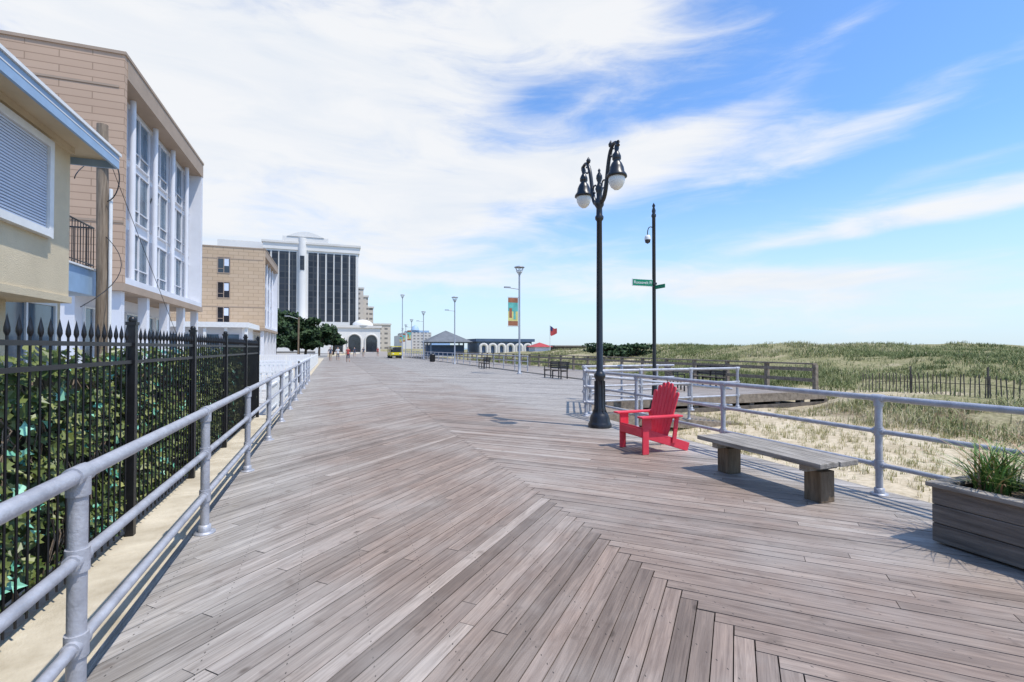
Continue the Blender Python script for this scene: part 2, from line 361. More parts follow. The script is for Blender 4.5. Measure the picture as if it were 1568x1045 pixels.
# ---------------------------------------------------------------- boardwalk planks
SP=2.22; W=.106; GAP=.006; s2=math.sqrt(2)
def clip(poly,reg):
    out=poly
    for i in range(len(reg)):
        ax,ay=reg[i]; bx,by=reg[(i+1)%len(reg)]
        inp=out; out=[]
        if not inp: return []
        def side(p): return (bx-ax)*(p[1]-ay)-(by-ay)*(p[0]-ax)
        for j in range(len(inp)):
            p=inp[j];q=inp[(j+1)%len(inp)]; sp_,sq=side(p),side(q)
            if sp_>=0: out.append(p)
            if (sp_>=0)!=(sq>=0):
                t=sp_/(sp_-sq); out.append((p[0]+(q[0]-p[0])*t,p[1]+(q[1]-p[1])*t))
    return out
XL=-1.13;XR=5.88
regs=[[(XL,-4),(XR,-4),(XR,13),(XL,13)],[(XL,13),(12,13),(12,92),(XL,92)],[(XR,10.35),(7.15,13),(XR,13)]]
V=[];F=[];RN=[];UVs=[]
def addplank(poly,reg_list,axis,center,rv,zt):
    for rg in reg_list:
        p=clip(poly,rg)
        if len(p)<3: continue
        ar=sum(p[i][0]*p[(i+1)%len(p)][1]-p[(i+1)%len(p)][0]*p[i][1] for i in range(len(p)))
        if abs(ar)<1e-4: continue
        if ar<0: p=p[::-1]
        o=len(V); n_=len(p)
        for x,y in p: V.append((x,y,zt))
        for x,y in p: V.append((x,y,-.04))
        def uvof(i):
            x,y=p[i%n_]; return (x*axis[0]+y*axis[1],(x*-axis[1]+y*axis[0])-center)
        F.append([o+i for i in range(n_)]); RN.append(rv); UVs.extend(uvof(i) for i in range(n_))
        for i in range(n_):
            j=(i+1)%n_
            F.append([o+i,o+n_+i,o+n_+j,o+j]); RN.append(rv*.3); UVs.extend([uvof(i),uvof(i),uvof(j),uvof(j)])
def ab(a,b): return (SP+(a-b)/s2,(a+b)/s2)
def rvp(mu=.5):
    r_=random.gauss(mu,.17)
    if R()<.05: r_+=.25
    if R()<.06: r_-=.25
    return min(.93+.07*R(),max(0,r_))
jmin=int(-3/W); jmax=int(75/W)
for j in range(jmin,jmax):
    lo=j*W+GAP/2; hi=(j+1)*W-GAP/2; c=(j+.5)*W
    ys_=j*W*s2
    if ys_<-1 or ys_>100: continue
    drift=.2*noise.noise(Vector((j*.12,0,0)))
    end=j*W-GAP/2
    t=end; first=True
    while t>end-6.2:
        ln=U(2.6,4.8)
        if first: ln=U(1.4,4.8); first=False
        t2=max(t-ln,end-6.3)
        rv=rvp(.53+drift); zt=U(-.002,.002)
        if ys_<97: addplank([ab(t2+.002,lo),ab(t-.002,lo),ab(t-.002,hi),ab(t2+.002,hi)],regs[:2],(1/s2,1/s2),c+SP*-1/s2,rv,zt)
        t=t2
    end=(j+1)*W-GAP/2; t=end; first=True
    lim=15 if ys_>12 else 6.5
    while t>end-lim:
        ln=U(2.6,4.8)
        if first: ln=U(1.4,4.8); first=False
        t2=max(t-ln,end-lim-.1)
        rv=rvp(.57-drift); zt=U(-.002,.002)
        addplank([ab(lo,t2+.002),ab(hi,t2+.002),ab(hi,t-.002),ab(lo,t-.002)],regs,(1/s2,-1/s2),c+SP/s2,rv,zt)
        t=t2
y=13.0
while y<72:
    rv=rvp(.45)
    addplank([(12.01,y),(17.2,y),(17.2,y+.14),(12.01,y+.14)],[[(12,12),(18,12),(18,93),(12,93)]],(1,0),y+.07,rv,U(-.0015,.0015))
    y+=.146
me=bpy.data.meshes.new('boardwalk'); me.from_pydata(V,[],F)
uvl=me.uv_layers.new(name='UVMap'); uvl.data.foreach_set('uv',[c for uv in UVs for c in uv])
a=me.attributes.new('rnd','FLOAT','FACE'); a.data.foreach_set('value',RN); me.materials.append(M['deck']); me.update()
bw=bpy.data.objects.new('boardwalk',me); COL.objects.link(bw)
mb=MB()
mb.add([(XL+.01,-4,-.041),(XR-.01,-4,-.041),(XR-.01,13,-.041),(XL+.01,13,-.041)],[(0,1,2,3)],'under')  # added dark sheets below the planks, painting the gaps as shade
mb.add([(XL+.01,13,-.041),(17.1,13.02,-.041),(17.1,92,-.041),(XL+.01,92,-.041)],[(0,1,2,3)],'under')
mb.add([(XR,10.4,-.041),(7.1,13,-.041),(XR,13,-.041)],[(0,1,2)],'under')
mb.box(XL-.05,XL-.003,-4,92,-.30,-.002,'oldwood')
mb.box(XR+.003,XR+.05,-4,10.3,-.32,-.004,'oldwood')
mb.beam((XR+.03,10.3,-.16),(7.18,13,-.16),.05,.31,'oldwood')
mb.box(7.2,17.25,12.94,12.99,-.26,.03,'railwood')
mb.box(9.0,17.2,12.9,13.05,-.50,-.36,'pile')
for x in rng(7.6,17.3,1.2): mb.box(x,x+.2,12.99,13.2,-1.2,-.26,'pile')
for yv in rng(13.2,70,2.4): mb.box(17.0,17.2,yv,yv+.2,-1.2,-.045,'pile')
mb.box(17.2,17.25,13,92,-.28,-.003,'railwood')
mb.box(11.93,12.06,22,88,.002,.06,'oldwood')
sub=mb.build('boardwalk_substructure'); sub.parent=bw
dx=math.sin(math.radians(9));dy=math.cos(math.radians(9))
M['farplank']=mat('far_planks',(.29,.25,.215),.6,0,.15,.8)
mb=MB()
mb.add([(XL,92,-.012),(17,92,-.012),(17+dx*900,92+dy*900,-.012),(XL+dx*900,92+dy*900,-.012)],[(0,1,2,3)],'farplank')
mb.build('far_boardwalk')
mb=MB()
for i in range(34):
    x=6.0+i*.146; z=-.02-max(0,(x-6.6))*.115
    mb.box(x,x+.139,10.45+0,12.85,z-.04,z,'railwood')
mb.beam((6.0,10.42,-.08),(10.9,10.42,-.60),.05,.22,'railwood')
mb.build('beach_ramp')

# ---------------------------------------------------------------- pipe railings
def railing(name,path,spacing=2.3,start=0,zs=(1.07,.70,.33),k='galv',rp=.036):
    mb=MB()
    for p,q in zip(path,path[1:]):
        p=Vector(p);q=Vector(q); L_=(q-p).length; d=(q-p).normalized()
        for i,z in enumerate(zs):
            r=.034 if i==0 else .026
            mb.tube([p+Vector((0,0,z)),q+Vector((0,0,z))],r,k,12)
        t=start
        while t<=L_+.01:
            c=p+d*t
            mb.tube([c,c+Vector((0,0,zs[0]))],rp,k,12)
            mb.lathe(c,[(0,.016),(.085,.014),(.085,0)],k,14)
            mb.lathe(c,[(.05,.01),(.05,.07),(rp,.075)],k,12)
            for i,z in enumerate(zs):
                rr=.043 if i==0 else .036
                e=.06
                mb.tube([c+d*-e+Vector((0,0,z)),c+d*e+Vector((0,0,z))],rr,k,12)
                if i>0: mb.tube([c+Vector((0,0,z-.05)),c+Vector((0,0,z+.05))],.045,k,12)
                else: mb.tube([c+Vector((0,0,z-.09)),c+Vector((0,0,z-.01))],.045,k,12)
            t+=spacing
    return mb.build(name)
railing('pipe_railing',[(-1.045,.38,0),(-1.045,25.8,0)])
railing('pipe_railing',[(5.72,-3.22,0),(5.72,10.35,0)])
railing('pipe_railing',[(5.72,10.35,0),(10.4,10.35,0)],1.56)
railing('pipe_railing',[(5.85,10.5,0),(7.05,12.86,0),(10.3,12.86,0)],1.3)
railing('pipe_railing',[(5.95,10.55,0),(10.4,10.55,-.46)],1.5,zs=(.95,.5))
mb=MB()
def woodrail(p,q,sp=2.15):
    p=Vector(p);q=Vector(q);L_=(q-p).length;d=(q-p).normalized(); t=0
    while t<=L_+.01:
        c=p+d*t; mb.box(c.x-.07,c.x+.07,c.y-.07,c.y+.07,-.2,1.0,'railwood'); t+=sp
    mb.beam(p+Vector((0,0,1.03)),q+Vector((0,0,1.03)),.19,.055,'railwood')
    mb.beam(p+Vector((-.09,0,.82)),q+Vector((-.09,0,.82)),.04,.13,'railwood')
    mb.beam(p+Vector((-.09,0,.42)),q+Vector((-.09,0,.42)),.04,.13,'railwood')
woodrail((16.9,13.1,0),(16.9,70,0))
mb.build('wooden_railing')
railing('pipe_railing',[(12.2,30,0),(12.2,88,0)],2.4)

# ---------------------------------------------------------------- concrete strip + iron fence + ivy
mb=MB()
yy=-4
while yy<13.8:
    mb.box(-1.82,-1.19,yy,yy+1.79,-.4,-.10+U(-.003,.003),'concrete'); yy+=1.8
mb.build('concrete_curb',.012)
mb=MB()
mb.box(-9,-1.25,14.05,34,-.5,-.14,'concgrey')
mb.box(-9,-1.25,34.05,92,-.5,-.2,'concrete')
mb.build('concrete_patio')
mb=MB()
FX=-1.74
y=-1.0
while y<13.6:
    mb.tube([(FX,y,-.02),(FX,y,1.70)],.008,'fenceblack',4)
    mb.lathe((FX,y,0),[(.008,1.70),(.017,1.725),(.016,1.75),(.0,1.83)],'fenceblack',4)
    y+=.115
for z in (1.66,1.50,.12): mb.box(FX-.016,FX+.016,-1,13.62,z-.016,z+.016,'fenceblack')
for yy in (-.84,1.26,3.36,5.46,7.56,9.66,11.76,13.62):
    mb.box(FX-.033,FX+.033,yy-.033,yy+.033,-.1,1.84,'fenceblack'); mb.box(FX-.042,FX+.042,yy-.042,yy+.042,1.84,1.87,'fenceblack')
    mb.lathe((FX,yy,0),[(.03,1.87),(.035,1.89),(.025,1.915),(.0,1.925)],'fenceblack',8)
mb.build('iron_picket_fence')
def leaves(name,pts,k,size,flat=None,shape='ivy'):
    V=[];F=[];RNN=[]
    for p,rv in pts:
        p=Vector(p); s=size*U(.6,1.3)
        nrm=Vector((U(.1,1) if flat else U(-1,1),U(-.8,.3),U(.0,.9))).normalized()
        t=nrm.cross(Vector((U(-1,1),U(-1,1),U(-1,1)))).normalized(); b_=nrm.cross(t)
        o=len(V)
        if shape=='ivy':
            pr=[(0,-.9),(.55,-.75),(.42,-.2),(.95,.05),(.40,.35),(.0,1.25),(-.40,.35),(-.95,.05),(-.42,-.2),(-.55,-.75)]
            for x,y in pr: V.append(tuple(p+t*(x*s*.6)+b_*(y*s*.6)+nrm*(abs(x)*s*.2)))
            F.append([o,o+1,o+2,o+3,o+4,o+5]); F.append([o,o+5,o+6,o+7,o+8,o+9]); RNN+=[rv,rv]
        else:
            for x,y in ((-.5,-.5),(.5,-.4),(.4,.6),(-.5,.5)): V.append(tuple(p+t*(x*s)+b_*(y*s)))
            F.append([o,o+1,o+2,o+3]); RNN.append(rv)
    me=bpy.data.meshes.new(name); me.from_pydata(V,[],F); me.materials.append(M[k])
    a=me.attributes.new('rnd','FLOAT','FACE'); a.data.foreach_set('value',RNN); me.update()
    o=bpy.data.objects.new(name,me); COL.objects.link(o); return o
pts=[]
while len(pts)<12500:
    y=U(.3,13.7); z=U(.0,1.62)
    nn=noise.noise(Vector((y*2.2,z*2.2,0)))+.6*noise.noise(Vector((y*6,z*6,2)))
    if nn< -.08 and R()<.86: continue
    if z>1.47 and R()<.4: continue
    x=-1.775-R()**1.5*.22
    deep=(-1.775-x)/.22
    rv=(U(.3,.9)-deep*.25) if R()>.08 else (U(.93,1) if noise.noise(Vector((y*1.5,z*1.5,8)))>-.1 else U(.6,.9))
    pts.append(((x,y,z),max(0,rv)))
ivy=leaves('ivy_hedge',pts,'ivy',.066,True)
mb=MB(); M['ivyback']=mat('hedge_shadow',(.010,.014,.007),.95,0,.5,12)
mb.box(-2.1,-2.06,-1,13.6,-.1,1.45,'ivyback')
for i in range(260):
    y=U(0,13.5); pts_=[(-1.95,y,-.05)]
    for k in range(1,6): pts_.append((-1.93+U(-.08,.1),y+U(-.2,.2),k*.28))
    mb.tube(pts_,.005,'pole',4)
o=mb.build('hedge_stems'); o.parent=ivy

# ---------------------------------------------------------------- street lamp (double lantern)
def bez(ps,n=16):
    ps=[Vector(p) for p in ps]; out=[]
    for i in range(n):
        t=i/(n-1); q=ps[:]
        while len(q)>1: q=[q[j].lerp(q[j+1],t) for j in range(len(q)-1)]
        out.append(q[0])
    return out
mb=MB(); LX,LY=5.18,8.79
mb.lathe((LX,LY,0),[(.24,0),(.24,.06),(.225,.09),(.21,.12),(.20,.2),(.17,.27),(.12,.33),(.13,.36),(.105,.40),(.098,.85),(.088,.98),(.115,1.02),(.118,1.08),(.09,1.12),(.068,1.16),(.064,2.5),(.056,4.25),(.085,4.29),(.09,4.34),(.065,4.38),(.06,4.52),(.095,4.58),(.10,4.66),(.055,4.75),(.06,4.85),(.085,4.93),(.05,5.0),(.035,5.06),(.065,5.14),(.06,5.2),(.02,5.27),(.03,5.31),(0,5.36)],'black',20)
for a in range(8):
    t=a*math.pi/4; mb.tube([(LX+.2*math.cos(t),LY+.2*math.sin(t),.12),(LX+.105*math.cos(t),LY+.105*math.sin(t),.40),(LX+.1*math.cos(t),LY+.1*math.sin(t),.95)],.014,'black',6)
for s_ in (-1,1):
    arm=bez([(LX,LY+s_*.03,4.62),(LX,LY+s_*.34,4.60),(LX,LY+s_*.30,5.1),(LX,LY+s_*.30,5.72),(LX,LY+s_*.60,5.78),(LX,LY+s_*.72,5.55)],18)
    mb.tube(arm,[.045]*6+[.04]*6+[.034]*6,'black',10)
    for (cy,cz,r,a0,a1) in ((.17,4.98,.09,-90,200),(.5,5.48,.085,60,330),(.70,5.60,.05,0,300)):
        mb.tube([(LX,LY+s_*(cy+r*math.cos(math.radians(a0+(a1-a0)*i/11))*(1-i*.03)),cz+r*math.sin(math.radians(a0+(a1-a0)*i/11))*(1-i*.03)) for i in range(12)],.017,'black',8)
    mb.lathe((LX,LY+s_*.45,0),[(0,5.60),(.04,5.63),(.05,5.68),(.02,5.73),(0,5.76)],'black',10)
    c=(LX,LY+s_*.66,0)
    mb.lathe(c,[(0,5.60),(.035,5.58),(.05,5.52),(.035,5.46),(.06,5.42),(.085,5.36),(.085,5.30),(.06,5.27),(.10,5.22),(.135,5.14),(.15,5.05),(.195,4.99),(.20,4.95),(.16,4.945)],'black',20)
    mb.lathe(c,[(.155,4.95),(.16,4.90),(.15,4.84),(.11,4.76),(.05,4.71),(0,4.70)],'globe',20)
mb.build('street_lamp')

PX,PY=8.95,12.05
mb=MB()
mb.lathe((PX,PY,-.3),[(.17,0),(.17,.1),(.12,.3),(.085,.5),(.07,.9),(.055,1.0),(.052,5.8),(.07,5.83),(.07,5.88),(.045,5.92),(.06,6.0),(.03,6.1),(.05,6.15),(0,6.25)],'black',16)
mb.tube(bez([(PX,PY,5.15),(PX-.1,PY,5.28),(PX-.24,PY,5.22),(PX-.22,PY,4.95)],10),.014,'black',8)
mb.lathe((PX-.22,PY,0),[(0,4.97),(.07,4.95),(.09,4.88),(.09,4.82)],'white',14)
mb.lathe((PX-.22,PY,0),[(.085,4.82),(.07,4.74),(0,4.70)],'glassD',14)
mb.box(PX-.76,PX-.04,PY-.012,PY+.012,3.44,3.65,'white'); mb.box(PX-.745,PX-.055,PY-.015,PY-.0125,3.455,3.635,'signgreen'); mb.box(PX-.745,PX-.055,PY+.0125,PY+.015,3.455,3.635,'signgreen')
mb.box(PX-.06,PX+.06,PY-.06,PY+.06,3.5,3.56,'black')
mb.box(PX-.011,PX+.011,PY-.50,PY-.06,3.36,3.47,'signgreen')
sp_=mb.build('street_name_sign_pole')
tx=bpy.data.curves.new('sign_text','FONT'); tx.body='Roosevelt Pl'; tx.size=.125; tx.align_x='CENTER'; tx.align_y='CENTER'; tx.extrude=.001
to=bpy.data.objects.new('sign_text',tx); COL.objects.link(to); to.location=(PX-.40,PY-.018,3.545); to.rotation_euler=(math.pi/2,0,0); tx.materials.append(M['white']); to.parent=sp_

# ---------------------------------------------------------------- adirondack chair (faces -X)
mb=MB(); OX,OY=4.42,6.58
def P(x,y,z): return (OX+x,OY+y,z)
for s_ in (-1,1):
    mb.beam(P(.07,s_*.31,0),P(.07,s_*.31,.555),.11,.03,'red',up=(0,1,0))
    mb.beam(P(.03,s_*.272,.33),P(.90,s_*.272,.055),.03,.14,'red')
    mb.beam(P(-.05,s_*.335,.57),P(.70,s_*.335,.57),.135,.028,'red')
    mb.beam(P(.13,s_*.31,.38),P(.13,s_*.31,.555),.028,.09,'red',up=(1,0,0))
    mb.beam(P(.60,s_*.30,.14),P(.64,s_*.33,.56),.07,.026,'red',up=(0,1,0))
mb.beam(P(.015,-.30,.33),P(.015,.30,.33),.028,.12,'red')
for i in range(6):
    x=.05+i*.085; z=.395-i*.03
    mb.beam(P(x,-.29,z),P(x,.29,z),.078,.024,'red',up=(.3,0,1))
bd=Vector((.24,0,.88)).normalized()
mb.beam(P(.63,-.36,.55),P(.63,.36,.55),.05,.05,'red'); mb.beam(P(.715,-.24,.84),P(.715,.24,.84),.03,.06,'red')
for i in range(7):
    t=(i-3)/3; ln=.89-.15*t*t; y0=t*.215; y1=t*.275
    p0=Vector(P(.50,y0,.18)); p1=p0+bd*ln; p1.y=OY+y1
    mb.beam(p0,p1,.074,.022,'red',up=(-1,0,.27))
    n_=Vector((-1,0,.27)).normalized()
    mb.tube([p1-n_*.011,p1+n_*.011],.037,'red',12)
mb.build('adirondack_chair',.006)

# ---------------------------------------------------------------- bench
mb=MB()
for i in range(4):
    x=4.60+i*.145; mb.box(x,x+.138,3.52+.012*(i%2),5.28-.01*i,.405,.46,'oldwood')
for y in (3.72,4.98):
    mb.box(4.66,5.12,y,y+.09,.33,.403,'oldwood')
    mb.box(4.80,5.0,y-.055,y+.145,0,.329,'legwood')
mb.build('wooden_bench',.008)
mb=MB(); px0,px1,py0,py1=4.72,5.50,.7,2.62
for i,(z0,z1) in enumerate(((.02,.17),(.175,.325),(.33,.47))):
    mb.box(px0,px0+.045,py0,py1,z0,z1,'planter'); mb.box(px1-.045,px1,py0,py1,z0,z1,'planter')
    mb.box(px0+.047,px1-.047,py1-.045,py1-.002,z0,z1,'planter'); mb.box(px0+.047,px1-.047,py0,py0+.045,z0,z1,'planter')
mb.box(px0-.035,px0+.08,py0-.03,py1+.03,.472,.51,'oldwood'); mb.box(px1-.08,px1+.035,py0-.03,py1+.03,.472,.51,'oldwood')
mb.box(px0+.082,px1-.082,py1-.08,py1+.03,.472,.508,'oldwood')
mb.box(px0+.05,px1-.05,py0+.05,py1-.05,.1,.43,'legwood')
mb.build('timber_planter',.006)
def ribbons(name,items,k,parent=None,seg=3):
    V=[];F=[];RNN=[]
    for (bx,by,bz,hx,hy,h,wd,rv) in items:
        o=len(V); l=math.hypot(hx,hy) or 1; sx,sy=-hy/l*wd/2,hx/l*wd/2
        for i in range(seg+1):
            t=i/seg; ww=(1-t**1.6); X=bx+hx*t*t; Y=by+hy*t*t; Z=bz+h*(t-.28*t*t*t)
            if i<seg: V.append((X-sx*ww,Y-sy*ww,Z)); V.append((X+sx*ww,Y+sy*ww,Z))
            else: V.append((X,Y,Z))
        for i in range(seg-1): F.append([o+2*i,o+2*i+1,o+2*i+3,o+2*i+2]); RNN.append(rv)
        F.append([o+2*seg-2,o+2*seg-1,o+2*seg]); RNN.append(rv)
    me=bpy.data.meshes.new(name); me.from_pydata(V,[],F); me.materials.append(M[k])
    a=me.attributes.new('rnd','FLOAT','FACE'); a.data.foreach_set('value',RNN); me.update()
    o=bpy.data.objects.new(name,me); COL.objects.link(o)
    if parent: o.parent=parent
    return o
it=[]
for cx,cy,n_,hh in ((4.98,2.35,140,.60),(5.25,2.1,150,.66),(5.02,1.9,120,.5),(5.25,1.5,100,.5),(4.95,1.3,80,.4),(5.3,2.45,110,.5)):
    for i in range(n_):
        a=U(0,6.28); rr=U(.08,.75); it.append((cx+U(-.09,.09),cy+U(-.09,.09),.43,math.cos(a)*rr,math.sin(a)*rr,hh*U(.35,1.15),.015,R()))
ribbons('planter_grass',it,'plantg',seg=5)

# ---------------------------------------------------------------- dune grass + beach grass
it=[];cnt=0
while cnt<18500:
    d=12+62*R()**1.4; a=math.radians(U(15,68))
    x=d*math.sin(a); y=d*math.cos(a)
    if x<13.8 or x>60: continue
    if y>11 and x<18.2: continue
    dens=noise.noise(Vector((x*.13,y*.13,9)))+.7*noise.noise(Vector((x*.6,y*.6,1)))
    if dens<-.15 and R()<.9: continue
    if x<15.5 and R()<.5: continue
    z=th(x,y)-.03; cnt+=1; hh=U(.22,.52)*(1+.4*dens)
    dry=.25 if x<18.5 else 0
    hue=noise.noise(Vector((x*.08,y*.08,20)))*.6+noise.noise(Vector((x*.5,y*.5,30)))*.3
    for k in range(5):
        an=U(0,6.28); r_=U(.05,.26)
        it.append((x+U(-.2,.2),y+U(-.2,.2),z,math.cos(an)*r_+.08,math.sin(an)*r_,hh*U(.6,1.2),.010+d*.0006,min(1,max(0,.42+dry+hue+random.gauss(0,.22)))))
ribbons('dune_grass',it,'dune',seg=2)
it=[];cnt=0
while cnt<2900:
    x=U(6.0,15.5); y=U(-1,12.5)
    dens=noise.noise(Vector((x*.6,y*.6,4)))
    if dens<.0 and R()<.65: continue
    cnt+=1; z=th(x,y)-.02
    for k in range(9):
        an=U(0,6.28); r_=U(.03,.14)
        it.append((x+U(-.05,.05),y+U(-.05,.05),z,math.cos(an)*r_,math.sin(an)*r_,U(.07,.24),.008,R()))
ribbons('beach_grass',it,'beachgrass',seg=2)
mb=MB(); y=-2
while y<13:
    x=19.2+.25*math.sin(y*.5); z=th(x,y); t=U(-.07,.07)
    if noise.noise(Vector((y*.8,0,5)))>-.35: mb.beam((x,y,z-.1),(x+t,y+t,z+.68+U(-.09,.05)),.03,.012,'pile',up=(1,0,0))
    y+=.13
for yy in rng(-2,13,2.2):
    x=19.25+.25*math.sin(yy*.5); mb.tube([(x,yy,th(x,yy)-.1),(x,yy,th(x,yy)+.95)],.03,'pile',6)
pp=[(19.2+.25*math.sin(yy*.5),yy,th(19.2,yy)+.4) for yy in rng(-2,13,.5)]
mb.tube(pp,.008,'wire',4)
mb.build('sand_fence')

# ---------------------------------------------------------------- near cream house
mb=MB()
XF=-4.06
mb.box(-12,XF,2.0,10.0,2.47,4.92,'cream')
mb.box(-12,XF-.55,2.0,9.5,-.6,2.468,'cream')
mb.box(-12,XF+.03,2.0,10.03,2.36,2.466,'cream')
def wall_window(mb,x,y0,y1,z0,z1,fr='white',gl='blind',fw=.07,mull=0,slats=False,out=.05):
    mb.box(x,x+out,y0-fw,y0,z0-fw,z1+fw,fr); mb.box(x,x+out,y1,y1+fw,z0-fw,z1+fw,fr)
    mb.box(x,x+out,y0,y1,z1,z1+fw,fr); mb.box(x,x+out+.03,y0,y1,z0-fw,z0,fr)
    mb.box(x+.003,x+.012,y0,y1,z0,z1,gl)
    for i in range(mull):
        yy=y0+(y1-y0)*(i+1)/(mull+1); mb.box(x+.012,x+out-.005,yy-.03,yy+.03,z0,z1,fr)
    if slats:
        z=z0+.02
        while z<z1-.02:
            mb.box(x+.012,x+.032,y0+.01,y1-.01,z,z+.028,'blind'); z+=.043
wall_window(mb,XF,7.0,9.25,3.40,4.66,slats=True,gl='glassA',fw=.11,out=.07)
wall_window(mb,XF-.55,6.6,8.9,1.2,2.2,slats=True,gl='glassA')
mb.box(XF,XF+.06,2,10.0,4.82,4.92,'cream')
mb.box(-12,XF+.46,1.6,10.46,4.922,4.95,'cream')
mb.box(XF+.46,XF+.50,1.6,10.48,4.80,5.02,'bluefascia'); mb.box(XF+.44,XF+.53,1.6,10.50,5.022,5.07,'white'); mb.box(XF+.50,XF+.505,1.6,10.48,4.93,4.95,'white')
mb.box(-12,XF+.46,10.46,10.50,4.80,5.02,'bluefascia')
mb.add([(XF+.5,1.6,5.07),(XF+.5,10.5,5.07),(-9,10.5,6.4),(-9,1.6,6.4)],[(0,1,2,3)],'roofgrey')
mb.box(-9.5,-5.05,10.05,13.7,2.80,3.36,'bluefascia'); mb.box(-9.5,-5.0,10.05,13.75,3.362,3.40,'white')
mb.box(-9.5,-5.5,10.1,13.2,-.6,2.798,'cream')
wall_window(mb,-5.5,10.9,12.9,.9,2.5,gl='glassA',mull=1)
for p,q in (((-5.1,10.1),(-5.1,13.65)),((-5.1,13.65),(-9,13.65))):
    p=Vector((*p,3.4));q=Vector((*q,3.4))
    mb.tube([p+Vector((0,0,.95)),q+Vector((0,0,.95))],.02,'black',6); mb.tube([p+Vector((0,0,.1)),q+Vector((0,0,.1))],.014,'black',6)
    n_=int((q-p).length/.12)
    for i in range(n_+1):
        c=p.lerp(q,i/n_); mb.tube([c,c+Vector((0,0,.95))],.009,'black',4)
mb.build('cream_beach_house')

# utility pole
mb=MB(); ux,uy=-4.85,13.4
mb.tube([(ux,uy,-.6),(ux+.02,uy,3),(ux-.02,uy,6.65)],[.13,.12,.105],'pole',12)
mb.tube([(ux+.17,uy-.05,-.6),(ux+.17,uy-.05,5.2)],.035,'white',8)
mb.tube(bez([(ux+.12,uy-.1,5.9),(ux+.5,uy-.2,5.7),(ux+.35,uy-.1,5.0),(ux+.12,uy-.1,4.9)],12),.012,'wire',6)
mb.box(ux-.1,ux+.25,uy-.16,uy-.1,5.75,5.9,'greymetal')
mb.lathe((ux+.16,uy-.15,0),[(.03,5.9),(.05,5.95),(.05,6.1),(.02,6.15),(0,6.16)],'greymetal',8)
mb.tube(bez([(ux,uy,6.3),(ux-.6,uy-2,5.4),(XF,9.9,5.0)],12),.012,'wire',5)
mb.tube(bez([(ux,uy,6.0),(ux+.3,uy-2,5.0),(XF+.1,9.9,4.4)],12),.009,'wire',5)
mb.tube(bez([(ux,uy,4.2),(ux+1,uy-.6,3.3),(XF+.2,9.9,2.3)],12),.008,'wire',5)
mb.tube([(ux,uy,6.2),(ux+.15,uy+8,-.1)],.007,'wire',5)
mb.tube([(ux+.10,uy+6.1,1.4),(ux+.145,uy+8,-.1)],.03,'yellow',6)
mb.build('utility_pole')

# ---------------------------------------------------------------- hotels
def hotel(XW,y0,y1,zb,zt,rows,cols,depth=31,k='tan',rec=.88,front_w=()):
    mb=MB(); xr=XW-rec
    mb.box(XW-depth,xr,y0,y1,zb,zt,k)
    mb.box(xr,XW,y0,y0+.3,zb,zt,k)
    mb.box(xr,XW,y1-.3,y1,zb,zt-.95,'lilac')
    mb.box(xr,XW+.02,y0+.302,y1+.02,zt-.95,zt-.001,'tancap')
    mb.box(xr,XW+.01,y0+.302,y1-.302,zb,zb+.3,'lilac')
    mb.box(XW-depth-.05,XW+.06,y0-.06,y1+.06,zt,zt+.14,'tancap')
    mb.box(XW-depth-.05,XW-.2,y0-.03,y0-.001,zt-1.55,zt-1.45,'tancap'); mb.box(XW-depth,XW+.03,y0-.03,y0-.001,zb+2.75,zb+2.85,'tancap')
    mb.box(xr,xr+.04,y0+.3,y1-.3,zb+.3,zt-.95,'lilac')
    for c in cols:
        for z0,z1 in rows:
            wd=c[1]; yy0=c[0]-wd/2; yy1=c[0]+wd/2
            wall_window(mb,xr+.041,yy0,yy1,z0,z1,fr='lilac',gl='glassA',fw=.05,mull=1 if wd>1.6 else 0,out=.10)
            mb.box(xr+.056,xr+.12,yy0,yy1,z0+.6,z0+.65,'lilac')
            if R()<.5: mb.box(xr+.054,xr+.060,yy0+.02,yy0+(wd)*U(.15,.4),z0+.02,z1-.02,'blind')
    for i in range(len(cols)-1):
        ym=(cols[i][0]+cols[i][1]/2+cols[i+1][0]-cols[i+1][1]/2)/2
        mb.tube([(xr+.35,ym,zb+.3),(xr+.35,ym,zt-.95)],.13,'lilac',12)
    for x,ww,z0,z1 in front_w:
        mb.box(x-ww/2,x+ww/2,y0-.012,y0-.002,z0,z1,'glassD'); f_=.09
        mb.box(x-ww/2-f_,x-ww/2,y0-.06,y0-.001,z0-f_,z1+f_,'tancap'); mb.box(x+ww/2,x+ww/2+f_,y0-.06,y0-.001,z0-f_,z1+f_,'tancap')
        mb.box(x-ww/2,x+ww/2,y0-.06,y0-.001,z1,z1+f_,'tancap'); mb.box(x-ww/2,x+ww/2,y0-.06,y0-.001,z0-f_,z0,'tancap')
        mb.box(x-.04,x+.04,y0-.05,y0-.012,z0,z1,'tancap')
        mb.box(x-ww/2,x-.05,y0-.05,y0-.012,z0+.5,z0+.56,'tancap')
        mb.box(x+.05,x+ww/2-.1,y0-.015,y0-.0125,z0+.9,z1-.1,'blind')
    mb.box(XW-depth,XW-1.9,y0+.4,y1-.2,-.6,zb-.001,'lilac')
    mb.box(XW-1.9,XW+.05,y0-.02,y1+.02,zb-.35,zb-.002,'tancap')
    n_=5
    for i in range(n_):
        yy=y0+1.2+i*(y1-y0-2.2)/n_
        wall_window(mb,XW-1.899,yy,yy+1.9,1.2,3.5,gl='glassA',mull=1,out=.1)
    for i in range(5):
        yy=y0+.5+i*(y1-y0-1)/4; mb.box(XW-.55,XW-.15,yy-.2,yy+.2,-.6,zb-.35,'lilac')
    return mb
mb=hotel(-9.0,27.0,41.4,4.6,15.1,[(5.15,7.6),(8.25,10.85),(11.3,13.8)],[(28.5,1.7),(31.4,2.7),(34.7,2.7),(37.9,2.7),(40.3,1.4)])
